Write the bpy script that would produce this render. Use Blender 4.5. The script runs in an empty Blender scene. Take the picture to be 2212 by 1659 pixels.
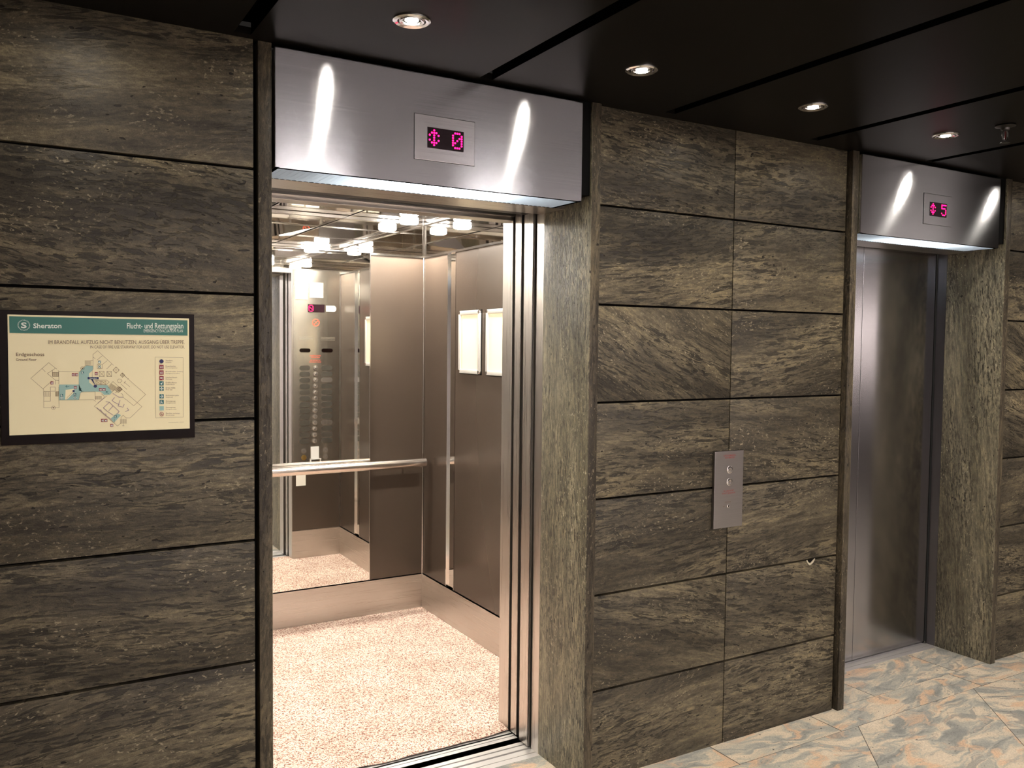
import bpy, math, random
from mathutils import Vector, Matrix, noise
S = bpy.context.scene
COL = S.collection
random.seed(7)
CEIL = 2.45

# ------------------------------------------------------------------ camera
YAW, PITCH, ROLL, FPX, CAMY, CAMZ = .528, -.0466, .0105, 1857.68, -2.5106, 1.6053
fw = Vector((math.sin(YAW)*math.cos(PITCH), math.cos(YAW)*math.cos(PITCH), math.sin(PITCH)))
rt = Vector((math.cos(YAW), -math.sin(YAW), 0))
up = rt.cross(fw)
r2 = rt*math.cos(ROLL) + up*math.sin(ROLL)
u2 = -rt*math.sin(ROLL) + up*math.cos(ROLL)
cam_d = bpy.data.cameras.new('camera'); cam = bpy.data.objects.new('camera', cam_d); COL.objects.link(cam)
cam_d.sensor_fit = 'HORIZONTAL'; cam_d.sensor_width = 36; cam_d.lens = FPX*36/2212; cam_d.clip_start = .02
cam.matrix_world = Matrix(((r2.x, u2.x, -fw.x, 0), (r2.y, u2.y, -fw.y, CAMY), (r2.z, u2.z, -fw.z, CAMZ), (0, 0, 0, 1)))
S.camera = cam

# ------------------------------------------------------------------ world, exposure
w = bpy.data.worlds.new('world'); S.world = w; w.use_nodes = True
w.node_tree.nodes['Background'].inputs[0].default_value = (.02, .018, .016, 1)
w.node_tree.nodes['Background'].inputs[1].default_value = .3
S.view_settings.view_transform = 'Standard'; S.view_settings.look = 'None'
S.view_settings.exposure = 1.44; S.view_settings.gamma = 1; S.view_settings.use_curve_mapping = False
S.cycles.max_bounces = 14; S.cycles.glossy_bounces = 9; S.cycles.diffuse_bounces = 4
S.cycles.sample_clamp_indirect = 4.0

# light strengths
P_HALL = 13.0        # ceiling downlight spot, W
P_BULB = 170.0      # visible bulb radiance
P_CAB = 40.0        # cab lamps radiance
P_LOUVRE = 95.0     # tube behind the header louvre
P_LOBBY = 3.2
P_FILL = 21.0       # added fill panels behind the viewer

# ------------------------------------------------------------------ materials
def mat(name):
    m = bpy.data.materials.new(name); m.use_nodes = True
    nt = m.node_tree; return m, nt, nt.nodes['Principled BSDF']
def simple(name, col, rough=.5, metal=0., spec=.5, coat=0.):
    m, nt, b = mat(name)
    b.inputs['Base Color'].default_value = (*col, 1); b.inputs['Roughness'].default_value = rough
    b.inputs['Metallic'].default_value = metal; b.inputs['Specular IOR Level'].default_value = spec
    b.inputs['Coat Weight'].default_value = coat
    return m
def emis(name, col, st):
    m, nt, b = mat(name)
    b.inputs['Base Color'].default_value = (0, 0, 0, 1)
    b.inputs['Emission Color'].default_value = (*col, 1); b.inputs['Emission Strength'].default_value = st
    return m
def N(nt, t, **kw):
    n = nt.nodes.new(t)
    for k, v in kw.items(): setattr(n, k, v)
    return n
def vmath(nt, op, a, b=None):
    n = N(nt, 'ShaderNodeVectorMath', operation=op)
    if hasattr(a, 'links'): nt.links.new(a, n.inputs[0])
    else: n.inputs[0].default_value = a
    if b is not None:
        if hasattr(b, 'links'): nt.links.new(b, n.inputs[1])
        else: n.inputs[1].default_value = b
    return n.outputs[0]
def smath(nt, op, a, b=None, c=None, clamp=False):
    n = N(nt, 'ShaderNodeMath', operation=op, use_clamp=clamp)
    for i, v in enumerate((a, b, c)):
        if v is None: continue
        if hasattr(v, 'links'): nt.links.new(v, n.inputs[i])
        else: n.inputs[i].default_value = v
    return n.outputs[0]
def noise_n(nt, vec, scale, detail=4, rough=.55, dist=0., out=0):
    n = N(nt, 'ShaderNodeTexNoise'); nt.links.new(vec, n.inputs['Vector'])
    n.inputs['Scale'].default_value = scale; n.inputs['Detail'].default_value = detail
    n.inputs['Roughness'].default_value = rough; n.inputs['Distortion'].default_value = dist
    return n.outputs[out]
def ramp(nt, fac, stops, interp='LINEAR'):
    n = N(nt, 'ShaderNodeValToRGB'); nt.links.new(fac, n.inputs[0]); cr = n.color_ramp; cr.interpolation = interp
    while len(cr.elements) < len(stops): cr.elements.new(.5)
    for e, (p, c) in zip(cr.elements, stops):
        e.position = p; e.color = (*c, 1) if len(c) == 3 else c
    return n.outputs[0]
def mixc(nt, fac, a, b, mode='MIX'):
    n = N(nt, 'ShaderNodeMix', data_type='RGBA', blend_type=mode)
    if hasattr(fac, 'links'): nt.links.new(fac, n.inputs[0])
    else: n.inputs[0].default_value = fac
    for i, v in ((6, a), (7, b)):
        if hasattr(v, 'links'): nt.links.new(v, n.inputs[i])
        else: n.inputs[i].default_value = (*v, 1)
    return n.outputs[2]
def maprange(nt, v, a, b, c=0., d=1.):
    n = N(nt, 'ShaderNodeMapRange'); nt.links.new(v, n.inputs[0])
    for i, q in enumerate((a, b, c, d)): n.inputs[i+1].default_value = q
    return n.outputs[0]
def bump(nt, b, h, strength, dist=.002):
    n = N(nt, 'ShaderNodeBump'); nt.links.new(h, n.inputs['Height']); n.inputs['Strength'].default_value = strength
    n.inputs['Distance'].default_value = dist; nt.links.new(n.outputs[0], b.inputs['Normal'])

def stone(name, dark, mid, tan, streak=1., fine=1., rough=.42, curl=1., fq=1.):
    """brown layered stone; attribute 'st' carries (along grain, through, across grain)"""
    m, nt, b = mat(name)
    at = N(nt, 'ShaderNodeAttribute', attribute_name='st').outputs['Vector']
    wv = noise_n(nt, vmath(nt, 'MULTIPLY', at, (1.3, 1.6, 3.0)), 1.0, 3, .5, out=1)
    wv = vmath(nt, 'MULTIPLY', vmath(nt, 'SUBTRACT', wv, (.5, .5, .5)), (.20*curl, .20*curl, .11*curl))
    p = vmath(nt, 'ADD', at, wv)
    wf = noise_n(nt, vmath(nt, 'MULTIPLY', at, (9, 9, 24)), 1.0, 3, .6, out=1)
    wf = vmath(nt, 'MULTIPLY', vmath(nt, 'SUBTRACT', wf, (.5, .5, .5)), (.05*curl, .05, .013*curl))
    p2 = vmath(nt, 'ADD', p, wf)
    big = noise_n(nt, vmath(nt, 'MULTIPLY', p, (.9, 3, 7.5)), 1.0, 3, .5)
    medn = noise_n(nt, vmath(nt, 'MULTIPLY', p2, (6*fq, 14, 44*fq)), 1.0, 5, .62)
    fin = noise_n(nt, vmath(nt, 'MULTIPLY', p2, (40, 60, 130)), 1.0, 4, .65)
    grain = noise_n(nt, at, 380, 2, .6)
    base = ramp(nt, big, [(.36, dark), (.48, mid), (.60, tan)])
    base = mixc(nt, .75, base, ramp(nt, medn, [(.38, (.55, .54, .54)), (.5, (1., 1., 1.)), (.62, (1.5, 1.46, 1.34))]), 'MULTIPLY')
    # dark wandering dashes, dense in some bands and absent in others
    zone = maprange(nt, noise_n(nt, vmath(nt, 'MULTIPLY', at, (1.5, 3, 5.5)), 1.0, 2, .5), .36, .52, .12, 1.)
    st1 = noise_n(nt, vmath(nt, 'MULTIPLY', p2, (12*fq, 16, 74*fq)), 1.0, 5, .55, .5)
    st2 = noise_n(nt, vmath(nt, 'ADD', vmath(nt, 'MULTIPLY', p2, (22*fq, 20, 125*fq)), (4., 9., 2.)), 1.0, 4, .55, .4)
    sk = smath(nt, 'MAXIMUM', maprange(nt, st1, .55, .585), smath(nt, 'MULTIPLY', maprange(nt, st2, .565, .595), .85))
    sk = smath(nt, 'MULTIPLY', smath(nt, 'MULTIPLY', sk, zone), .88*streak)
    base = mixc(nt, sk, base, tuple(c*.42 for c in dark))
    base = mixc(nt, .62*fine, base, ramp(nt, fin, [(.32, (.45, .44, .44)), (.5, (.95, .93, .9)), (.68, (1.75, 1.68, 1.5))]), 'MULTIPLY')
    base = mixc(nt, .35, base, ramp(nt, grain, [(.35, (.5, .5, .5)), (.65, (1.55, 1.55, 1.5))]), 'MULTIPLY')
    # pale flecks gather where the dashes are absent
    fl = noise_n(nt, vmath(nt, 'MULTIPLY', p2, (75, 80, 130)), 1.0, 3, .55)
    flz = maprange(nt, noise_n(nt, vmath(nt, 'MULTIPLY', at, (2.6, 3, 9)), 1.0, 3, .5), .48, .62)
    fm = smath(nt, 'MULTIPLY', maprange(nt, fl, .60, .68), flz)
    base = mixc(nt, smath(nt, 'MULTIPLY', fm, .7*fine), base, tuple(min(1, c*3.0) for c in tan))
    pit = noise_n(nt, vmath(nt, 'MULTIPLY', at, (34, 38, 80)), 1.0, 1, .5)
    pm = maprange(nt, pit, .73, .75)
    base = mixc(nt, pm, base, (.012, .009, .006))
    nt.links.new(base, b.inputs['Base Color'])
    b.inputs['Roughness'].default_value = rough; b.inputs['Specular IOR Level'].default_value = .35
    h = smath(nt, 'SUBTRACT', smath(nt, 'ADD', smath(nt, 'MULTIPLY', fin, .5), smath(nt, 'MULTIPLY', grain, .25)),
              smath(nt, 'ADD', smath(nt, 'MULTIPLY', pm, 2.), sk))
    bump(nt, b, h, .6, .003)
    return m

def brushed(name, col, rough=.25, aniso=1., tangent=(0, 0, 1), grain=(2, 400, 400), metal=1., var=.12):
    m, nt, b = mat(name)
    geo = N(nt, 'ShaderNodeNewGeometry').outputs['Position']
    g = noise_n(nt, vmath(nt, 'MULTIPLY', geo, grain), 1.0, 3, .6)
    base = mixc(nt, var, col, ramp(nt, g, [(.3, tuple(c*.5 for c in col)), (.7, tuple(min(1, c*1.5) for c in col))]))
    nt.links.new(base, b.inputs['Base Color'])
    b.inputs['Metallic'].default_value = metal
    nt.links.new(maprange(nt, g, .3, .7, rough*.88, rough*1.12), b.inputs['Roughness'])
    b.inputs['Anisotropic'].default_value = aniso
    t = N(nt, 'ShaderNodeCombineXYZ')
    for i in range(3): t.inputs[i].default_value = tangent[i]
    nt.links.new(t.outputs[0], b.inputs['Tangent'])
    return m

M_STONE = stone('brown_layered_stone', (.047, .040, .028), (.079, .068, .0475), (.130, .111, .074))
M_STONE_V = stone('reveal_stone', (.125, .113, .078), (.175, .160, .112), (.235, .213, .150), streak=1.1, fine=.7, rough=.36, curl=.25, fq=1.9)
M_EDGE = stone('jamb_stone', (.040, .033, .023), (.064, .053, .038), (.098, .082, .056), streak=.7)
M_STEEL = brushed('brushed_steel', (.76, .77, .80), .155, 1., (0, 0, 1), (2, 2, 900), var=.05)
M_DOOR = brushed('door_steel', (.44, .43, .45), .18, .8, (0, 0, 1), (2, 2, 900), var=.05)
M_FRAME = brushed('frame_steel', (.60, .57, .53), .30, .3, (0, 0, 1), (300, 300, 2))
M_HEAD = brushed('head_steel', (.62, .58, .53), .30, .3, (0, .7, .7), (2, 300, 300), var=.05)
M_SKIRT = brushed('skirting_steel', (.56, .53, .49), .30, .6, (0, 0, 1), (3, 3, 700), var=.06)
M_LABEL = simple('label_plate', (.20, .19, .165), .30, .8)
M_BTN = simple('button_steel', (.72, .69, .65), .20, .9)
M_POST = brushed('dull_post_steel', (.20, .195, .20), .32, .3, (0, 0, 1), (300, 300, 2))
M_DPLATE = brushed('display_plate_steel', (.80, .79, .81), .24, .8, (0, 0, 1), (2, 2, 900), var=.04)
M_COP = brushed('panel_steel', (.50, .47, .42), .24, .85, (0, 0, 1), (2, 2, 900), var=.05)
M_PLATE = brushed('call_plate_steel', (.34, .32, .31), .32, .6, (0, 0, 1), (3, 3, 900))
M_SILL = brushed('sill_aluminium', (.82, .80, .78), .42, .0, (0, 1, 0), (3, 600, 3), metal=.75, var=.05)
M_MIRROR = simple('mirror_glass', (.86, .86, .83), .012, 1.)
M_POLISH = simple('polished_steel', (.76, .74, .70), .018, 1.)
M_CHROME = simple('chrome', (.78, .76, .74), .12, 1.)
M_BROWN = simple('brown_laminate', (.080, .060, .045), .27, .35, .6)
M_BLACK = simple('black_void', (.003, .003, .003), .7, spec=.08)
M_GROUT = simple('joint_dark', (.006, .005, .004), .8, spec=.1)
M_CEIL = simple('dark_ceiling_panel', (.007, .0062, .0052), .32, 0., .03)
M_SLOT = simple('ceiling_slot', (.002, .002, .002), .9, spec=0.)
M_WHITE = simple('white_plastic', (.8, .8, .78), .4)
M_PAPER = simple('white_paper', (.82, .80, .72), .6)
M_SMOKED = simple('smoked_acrylic', (.006, .0025, .002), .15, 0., .12)
M_CREAM = simple('cream_panel', (.93, .85, .55), .35, 0., .4)
M_GREEN = simple('green_band', (.010, .15, .115), .35)
M_INKW = simple('ink_white', (.75, .85, .78), .5)
M_INKB = simple('ink_brown', (.22, .15, .09), .6)
M_INKR = simple('ink_red', (.30, .02, .04), .5)
M_INKN = simple('ink_navy', (.01, .015, .10), .5)
M_INKC = simple('ink_cyan', (.34, .55, .50), .5)
M_INKT = simple('ink_teal', (.01, .14, .15), .5)
M_INKL = simple('ink_lilac', (.48, .38, .36), .5)
M_CORAL = simple('ink_coral', (.80, .12, .07), .5)
M_REDINK = simple('ink_dull_red', (.40, .04, .04), .5)
M_SCREEN = simple('display_black', (.010, .001, .004), .25)
M_LED = emis('led_dots', (1., .003, .10), 2.6)
M_LEDC = emis('cab_led_dots', (1., .003, .08), 3.5)
M_BULB = emis('halogen_bulb', (1., .93, .82), P_BULB)
M_CUP = simple('reflector_cup', (.9, .88, .85), .15, 1.)
M_CABL = emis('cab_lamp_glass', (1., .93, .84), P_CAB*8)
M_TUBE = emis('light_tube', (.93, .97, 1.), P_LOUVRE)
M_FILL = emis('fill_panel_glow', (1., .92, .90), P_FILL)
M_LOBBY = emis('mirrored_bar_glow', (1., .86, .80), P_LOBBY)
M_PLASTER = simple('beige_plaster', (.74, .69, .69), .6)
def diff_mat():
    m = bpy.data.materials.new('ribbed_diffuser'); m.use_nodes = True; nt = m.node_tree; nt.nodes.clear()
    o = N(nt, 'ShaderNodeOutputMaterial'); a = N(nt, 'ShaderNodeBsdfTranslucent'); a.inputs[0].default_value = (.85, .88, .9, 1)
    g = N(nt, 'ShaderNodeBsdfPrincipled'); g.inputs['Base Color'].default_value = (.30, .32, .34, 1); g.inputs['Roughness'].default_value = .25
    x = N(nt, 'ShaderNodeMixShader'); x.inputs[0].default_value = .28
    nt.links.new(a.outputs[0], x.inputs[1]); nt.links.new(g.outputs[0], x.inputs[2]); nt.links.new(x.outputs[0], o.inputs[0]); return m
M_DIFF = diff_mat()
M_DPL = simple('dark_plaster', (.10, .085, .075), .6)
M_BRASS = simple('brass', (.75, .55, .2), .3, 1.)

def carpet_mat():
    m, nt, b = mat('speckled_carpet')
    geo = N(nt, 'ShaderNodeNewGeometry').outputs['Position']
    n1 = noise_n(nt, geo, 150, 3, .75); n2 = noise_n(nt, vmath(nt, 'ADD', geo, (3, 5, 1)), 95, 2, .6)
    n3 = noise_n(nt, geo, 5, 3, .6)
    c = ramp(nt, n1, [(.36, (.16, .08, .06)), (.44, (.46, .26, .20)), (.50, (.74, .54, .44)), (.56, (.88, .78, .66))])
    c = mixc(nt, maprange(nt, n2, .60, .66), c, (.20, .085, .06))
    c = mixc(nt, .35, c, ramp(nt, n3, [(.35, (.62, .52, .48)), (.6, (1.15, 1.15, 1.15))]), 'MULTIPLY')
    nt.links.new(c, b.inputs['Base Color']); b.inputs['Roughness'].default_value = 1; b.inputs['Specular IOR Level'].default_value = .05
    bump(nt, b, n1, .8, .006)
    return m
M_CARPET = carpet_mat()

def floor_mat():
    m, nt, b = mat('swirled_granite')
    at = N(nt, 'ShaderNodeAttribute', attribute_name='st').outputs['Vector']
    wv = noise_n(nt, vmath(nt, 'MULTIPLY', at, (3, 6, 1)), 1.0, 3, .55, out=1)
    p = vmath(nt, 'ADD', at, vmath(nt, 'MULTIPLY', vmath(nt, 'SUBTRACT', wv, (.5, .5, .5)), (.42, .26, .1)))
    n1 = noise_n(nt, vmath(nt, 'MULTIPLY', p, (4.5, 15, 1)), 1.0, 6, .6, .4)
    n2 = noise_n(nt, vmath(nt, 'MULTIPLY', p, (5, 15, 1)), 1.0, 4, .6, .2, out=0)
    n2b = noise_n(nt, vmath(nt, 'ADD', vmath(nt, 'MULTIPLY', p, (6, 9, 1)), (7.3, 2.1, 4.)), 1.0, 5, .6, .5)
    c = ramp(nt, n1, [(.33, (.24, .25, .235)), (.43, (.35, .355, .325)), (.50, (.46, .45, .385)), (.55, (.62, .54, .42)), (.66, (.69, .60, .47)), (.8, (.48, .47, .41))])
    c = mixc(nt, smath(nt, 'MULTIPLY', maprange(nt, n2b, .54, .62), .75), c, (.70, .47, .30))
    c = mixc(nt, smath(nt, 'MULTIPLY', maprange(nt, n2, .57, .63), .7), c, (.25, .26, .25))
    g = noise_n(nt, at, 160, 3, .7)
    c = mixc(nt, .45, c, ramp(nt, g, [(.32, (.5, .5, .52)), (.5, (1, 1, 1)), (.7, (1.4, 1.35, 1.3))]), 'MULTIPLY')
    sp = noise_n(nt, at, 70, 1, .5)
    c = mixc(nt, maprange(nt, sp, .74, .77), c, (.05, .045, .04))
    nt.links.new(c, b.inputs['Base Color']); b.inputs['Roughness'].default_value = .33; b.inputs['Specular IOR Level'].default_value = .45
    return m
M_FLOOR = floor_mat()

# ------------------------------------------------------------------ mesh builder
WPOS = {}
class MB:
    def __init__(s): s.v = []; s.f = []; s.mi = []; s.st = []; s.has_st = False
    def add(s, verts, faces, mi=0, st=None):
        o = len(s.v); s.v += [Vector(q) for q in verts]; s.f += [[o+i for i in f] for f in faces]; s.mi += [mi]*len(faces)
        if st: s.has_st = True
        s.st += [st(Vector(q)) if st else (0, 0, 0) for q in verts]
        return s
    def box(s, x0, x1, y0, y1, z0, z1, mi=0, st=None, c=0.):
        if c <= 0:
            vs = [(x, y, z) for x in (x0, x1) for y in (y0, y1) for z in (z0, z1)]
            fs = [(0, 1, 3, 2), (4, 6, 7, 5), (0, 4, 5, 1), (2, 3, 7, 6), (0, 2, 6, 4), (1, 5, 7, 3)]
            return s.add(vs, fs, mi, st)
        import bmesh
        bm = bmesh.new()
        bmesh.ops.create_cube(bm, size=1)
        for v in bm.verts: v.co = Vector(((x0+x1)/2+v.co.x*(x1-x0), (y0+y1)/2+v.co.y*(y1-y0), (z0+z1)/2+v.co.z*(z1-z0)))
        bmesh.ops.bevel(bm, geom=bm.edges[:], offset=c, segments=2, affect='EDGES', profile=.6)
        bm.verts.index_update()
        s.add([v.co.copy() for v in bm.verts], [[v.index for v in f.verts] for f in bm.faces], mi, st); bm.free()
        return s
    def lathe(s, prof, c, ax=(0, 0, 1), seg=32, mi=0, close=False):
        """prof: list of (radius, height along ax)"""
        ax = Vector(ax).normalized(); a = ax.orthogonal().normalized(); b = ax.cross(a); c = Vector(c)
        vs = []; n = len(prof)
        for r, h in prof:
            for k in range(seg):
                t = 2*math.pi*k/seg; vs.append(c+ax*h+(a*math.cos(t)+b*math.sin(t))*r)
        fs = [(i*seg+k, i*seg+(k+1) % seg, (i+1)*seg+(k+1) % seg, (i+1)*seg+k) for i in range(n-1) for k in range(seg)]
        if close: fs += [list(range(seg))[::-1], [(n-1)*seg+k for k in range(seg)]]
        return s.add(vs, fs, mi)
    def tube(s, pts, r, seg=12, mi=0):
        pts = [Vector(p) for p in pts]; vs = []; ref = None
        for i, p in enumerate(pts):
            d = (pts[min(i+1, len(pts)-1)]-pts[max(i-1, 0)]).normalized()
            a = d.orthogonal().normalized() if ref is None else (ref-d*ref.dot(d)).normalized()
            ref = a; b = d.cross(a)
            for k in range(seg):
                t = 2*math.pi*k/seg; vs.append(p+(a*math.cos(t)+b*math.sin(t))*r)
        fs = [(i*seg+k, i*seg+(k+1) % seg, (i+1)*seg+(k+1) % seg, (i+1)*seg+k) for i in range(len(pts)-1) for k in range(seg)]
        fs += [list(range(seg))[::-1], [(len(pts)-1)*seg+k for k in range(seg)]]
        return s.add(vs, fs, mi)
    def build(s, name, mats, parent=None, origin=None, smooth=None, **props):
        if not isinstance(mats, (list, tuple)): mats = [mats]
        if origin is None:
            lo = [min(v[i] for v in s.v) for i in range(3)]; hi = [max(v[i] for v in s.v) for i in range(3)]
            origin = Vector([(lo[i]+hi[i])/2 for i in range(3)])
        origin = Vector(origin)
        me = bpy.data.meshes.new(name)
        me.from_pydata([v-origin for v in s.v], [], s.f)
        for m in mats: me.materials.append(m)
        me.polygons.foreach_set('material_index', s.mi)
        if s.has_st:
            at = me.attributes.new('st', 'FLOAT_VECTOR', 'POINT'); at.data.foreach_set('vector', [c for t in s.st for c in t])
        me.update()
        import bmesh
        bm = bmesh.new(); bm.from_mesh(me); bmesh.ops.recalc_face_normals(bm, faces=bm.faces); bm.to_mesh(me); bm.free()
        if smooth:
            me.shade_smooth(); me.set_sharp_from_angle(angle=math.radians(smooth))
        o = bpy.data.objects.new(name, me); COL.objects.link(o)
        if parent is not None: o.parent = parent; o.location = origin-WPOS[parent.name]
        else: o.location = origin
        WPOS[o.name] = origin
        for k, v in props.items(): o[k] = v
        return o
def empty(name, loc, **props):
    o = bpy.data.objects.new(name, None); COL.objects.link(o); o.location = loc; o.empty_display_size = .1
    WPOS[o.name] = Vector(loc)
    for k, v in props.items(): o[k] = v
    return o
def copy_tree(o, parent=None, off=None):
    c = o.copy(); COL.objects.link(c); c.parent = parent
    if parent is None and off is not None: c.location = o.location+Vector(off)
    WPOS[c.name] = WPOS[o.name]+Vector(off or (0, 0, 0))
    for ch in list(o.children): copy_tree(ch, c, off)
    return c
def light(name, kind, loc, energy, parent=None, **kw):
    d = bpy.data.lights.new(name, kind); d.energy = energy
    for k, v in kw.items(): setattr(d, k, v)
    o = bpy.data.objects.new(name, d); COL.objects.link(o)
    o.location = Vector(loc)-(WPOS[parent.name] if parent else Vector((0, 0, 0))); o.parent = parent
    WPOS[o.name] = Vector(loc)
    return o

# text -> 2D outline triangles
_tc = {}
def tmesh(txt, bold=0.):
    key = (txt, bold)
    if key in _tc: return _tc[key]
    cu = bpy.data.curves.new('t', 'FONT'); cu.body = txt; cu.size = 1; cu.offset = bold; cu.resolution_u = 3
    o = bpy.data.objects.new('t', cu); COL.objects.link(o)
    dg = bpy.context.evaluated_depsgraph_get(); dg.update()
    me = bpy.data.meshes.new_from_object(o.evaluated_get(dg))
    vs = [(v.co.x, v.co.y) for v in me.vertices]; fs = [list(p.vertices) for p in me.polygons]
    bpy.data.objects.remove(o); bpy.data.curves.remove(cu); bpy.data.meshes.remove(me)
    x0 = min(v[0] for v in vs); x1 = max(v[0] for v in vs); y0 = min(v[1] for v in vs); y1 = max(v[1] for v in vs)
    _tc[key] = ([((x-x0)/(x1-x0), (y-y0)/(y1-y0)) for x, y in vs], fs)
    return _tc[key]
class Ink:
    """flat print: place(u, v, layer) gives the 3D point"""
    def __init__(s, mb, place, mp=None): s.mb = mb; s.pl = place; s.mp = mp or (lambda x, y: (x, y))
    def poly(s, pts, mi, layer=0):
        s.mb.add([s.pl(*s.mp(*p), layer) for p in pts], [list(range(len(pts)))], mi)
    def line(s, pts, w, mi, layer=1):
        q = [Vector(s.mp(*p)) for p in pts]
        for a, b in zip(q, q[1:]):
            d = (b-a)
            if d.length < 1e-7: continue
            d = d.normalized(); n = Vector((-d.y, d.x))*w/2; e = d*w/2
            s.mb.add([s.pl(*(t), layer) for t in (a-e+n, b+e+n, b+e-n, a-e-n)], [(0, 1, 2, 3)], mi)
    def disc(s, c, r, mi, layer=1, seg=20, rin=0.):
        c = Vector(s.mp(*c)); P = lambda rr, k: s.pl(c.x+rr*math.cos(2*math.pi*k/seg), c.y+rr*math.sin(2*math.pi*k/seg), layer)
        if rin: s.mb.add([P(r, k) for k in range(seg)]+[P(rin, k) for k in range(seg)], [(k, (k+1) % seg, seg+(k+1) % seg, seg+k) for k in range(seg)], mi)
        else: s.mb.add([P(r, k) for k in range(seg)], [list(range(seg))], mi)
    def text(s, txt, x0, y0, x1, y1, mi, layer=1, bold=0., flip=False):
        """fits the text's box to the corners (already in mp units, y0 = top)"""
        vs, fs = tmesh(txt, bold); a = s.mp(x0, y0); b = s.mp(x1, y0); c = s.mp(x0, y1); d = s.mp(x1, y1)
        out = []
        for u, v in vs:
            if flip: u = 1-u
            t = (a[0]*(1-u)+b[0]*u, a[1]*(1-u)+b[1]*u); q = (c[0]*(1-u)+d[0]*u, c[1]*(1-u)+d[1]*u)
            out.append(s.pl(t[0]*v+q[0]*(1-v), t[1]*v+q[1]*(1-v), layer))
        s.mb.add(out, fs, mi)

GL = {'updown': ['..#..', '.###.', '#.#.#', '..#..', '#.#.#', '.###.', '..#..'],
      '0': ['.###.', '#...#', '#..##', '#.#.#', '##..#', '#...#', '.###.'],
      '5': ['#####', '#....', '####.', '....#', '....#', '#...#', '.###.']}
def dots(mb, glyph, x0, x1, z0, z1, y, ny=-1, flip=False, mi=0, k=.42):
    sx = (x1-x0)/5; sz = (z1-z0)/7
    for r, row in enumerate(GL[glyph]):
        for c, ch in enumerate(row):
            if ch == '#':
                cc = 4-c if flip else c
                mb.lathe([(0.0001, .0012), (min(sx, sz)*k, .0009), (min(sx, sz)*k, 0)], (x0+(cc+.5)*sx, y, z1-(r+.5)*sz), (0, ny, 0), 8, mi)

# ------------------------------------------------------------------ the hall: floor, ceiling, walls
def st_wall(seed, vertical=False, flow=0.):
    rr = random.Random(seed); off = Vector((rr.uniform(-50, 50), rr.uniform(-50, 50), rr.uniform(-50, 50)))
    sgn = rr.choice((-1, 1)); a = rr.uniform(-.10, .10)+flow
    def f(p):
        g, t = (p.z, p.x+p.y) if vertical else (p.x, p.z)
        return (sgn*(g*math.cos(a)-t*math.sin(a))+off.x, p.y*.3+off.y, g*math.sin(a)+t*math.cos(a)+off.z)
    return f
ROWS = [0., .3369, .6934, 1.0459, 1.3969, 1.749, 2.1027, CEIL]
def clad(name, xs, y, rows, seed, flows=None, depth=.03, gap=.008):
    b = MB(); k = 0
    for i in range(len(xs)-1):
        for j in range(len(rows)-1):
            z0 = rows[j]+(gap/2 if j else 0); z1 = rows[j+1]-(gap/2 if j < len(rows)-2 else 0)
            g0 = gap/2 if i else 0; g1 = gap/2 if i < len(xs)-2 else 0
            fl = (flows or {}).get((i, j), 0.)
            b.box(xs[i]+g0*.5, xs[i+1]-g1*.5, y, y+depth, z0, z1, 0, st_wall(seed*100+k, False, fl), c=.0012); k += 1
    b.box(xs[0], xs[-1], y+.022, y+.20, 0, CEIL, 1)
    return b.build(name, [M_STONE, M_GROUT], kind='structure', smooth=30)
rowsL = [0.]+[z-.012 for z in ROWS[1:-1]]+[CEIL]
XL0, XL1 = .6513, 1.765          # first lift opening
XR0, XR1 = 3.1735, 4.287         # second lift opening
clad('wall_left', [-3.3, -2.65, -2.0, -1.35, -.70, -.052, .599], -.024, rowsL, 11)
clad('wall_middle', [1.806, 2.4685, 3.122], 0., ROWS, 23, {(0, 4): .42, (0, 5): -.05, (0, 1): .2, (1, 1): .22})
clad('wall_right', [4.340, 5.0, 5.65, 6.3, 6.95, 7.6], 0., ROWS, 37, {(0, 3): .25, (0, 4): .3})
# notch in the top edge of a slab, with pale broken stone
b = MB(); pts = [(2.932, .6965), (2.936, .688), (2.944, .677), (2.953, .672), (2.965, .674), (2.976, .681), (2.984, .690), (2.986, .6985), (2.976, .694), (2.966, .687), (2.957, .681), (2.949, .6835), (2.942, .690), (2.938, .6965)]
b.add([(x, -.0012, z-.003) for x, z in pts], [list(range(len(pts)))])
b.add([(x, -.0006, z-.003) for x, z in ((2.938, .6965), (2.942, .690), (2.949, .6835), (2.957, .681), (2.966, .687), (2.976, .694), (2.980, .6975))], [list(range(7))], 1)
b.build('chipped_edge', [simple('pale_broken_stone', (.5, .45, .33), .6), M_GROUT], bpy.data.objects['wall_middle'])

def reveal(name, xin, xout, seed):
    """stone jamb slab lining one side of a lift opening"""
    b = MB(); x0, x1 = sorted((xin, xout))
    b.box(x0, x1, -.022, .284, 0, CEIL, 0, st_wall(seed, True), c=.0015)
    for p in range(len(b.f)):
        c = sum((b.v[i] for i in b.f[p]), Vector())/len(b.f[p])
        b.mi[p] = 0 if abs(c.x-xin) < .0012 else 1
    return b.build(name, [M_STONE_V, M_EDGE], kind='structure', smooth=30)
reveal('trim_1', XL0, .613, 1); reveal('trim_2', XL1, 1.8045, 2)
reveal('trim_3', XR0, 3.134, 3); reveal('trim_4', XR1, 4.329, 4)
# dark shadow gaps beside the jambs
b = MB(); b.box(.598, .613, .02, .2, 0, CEIL); b.box(3.122, 3.134, .02, .2, 0, CEIL); b.box(4.329, 4.3405, .015, .2, 0, CEIL)
b.build('trim_5', M_GROUT, kind='structure')

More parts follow.
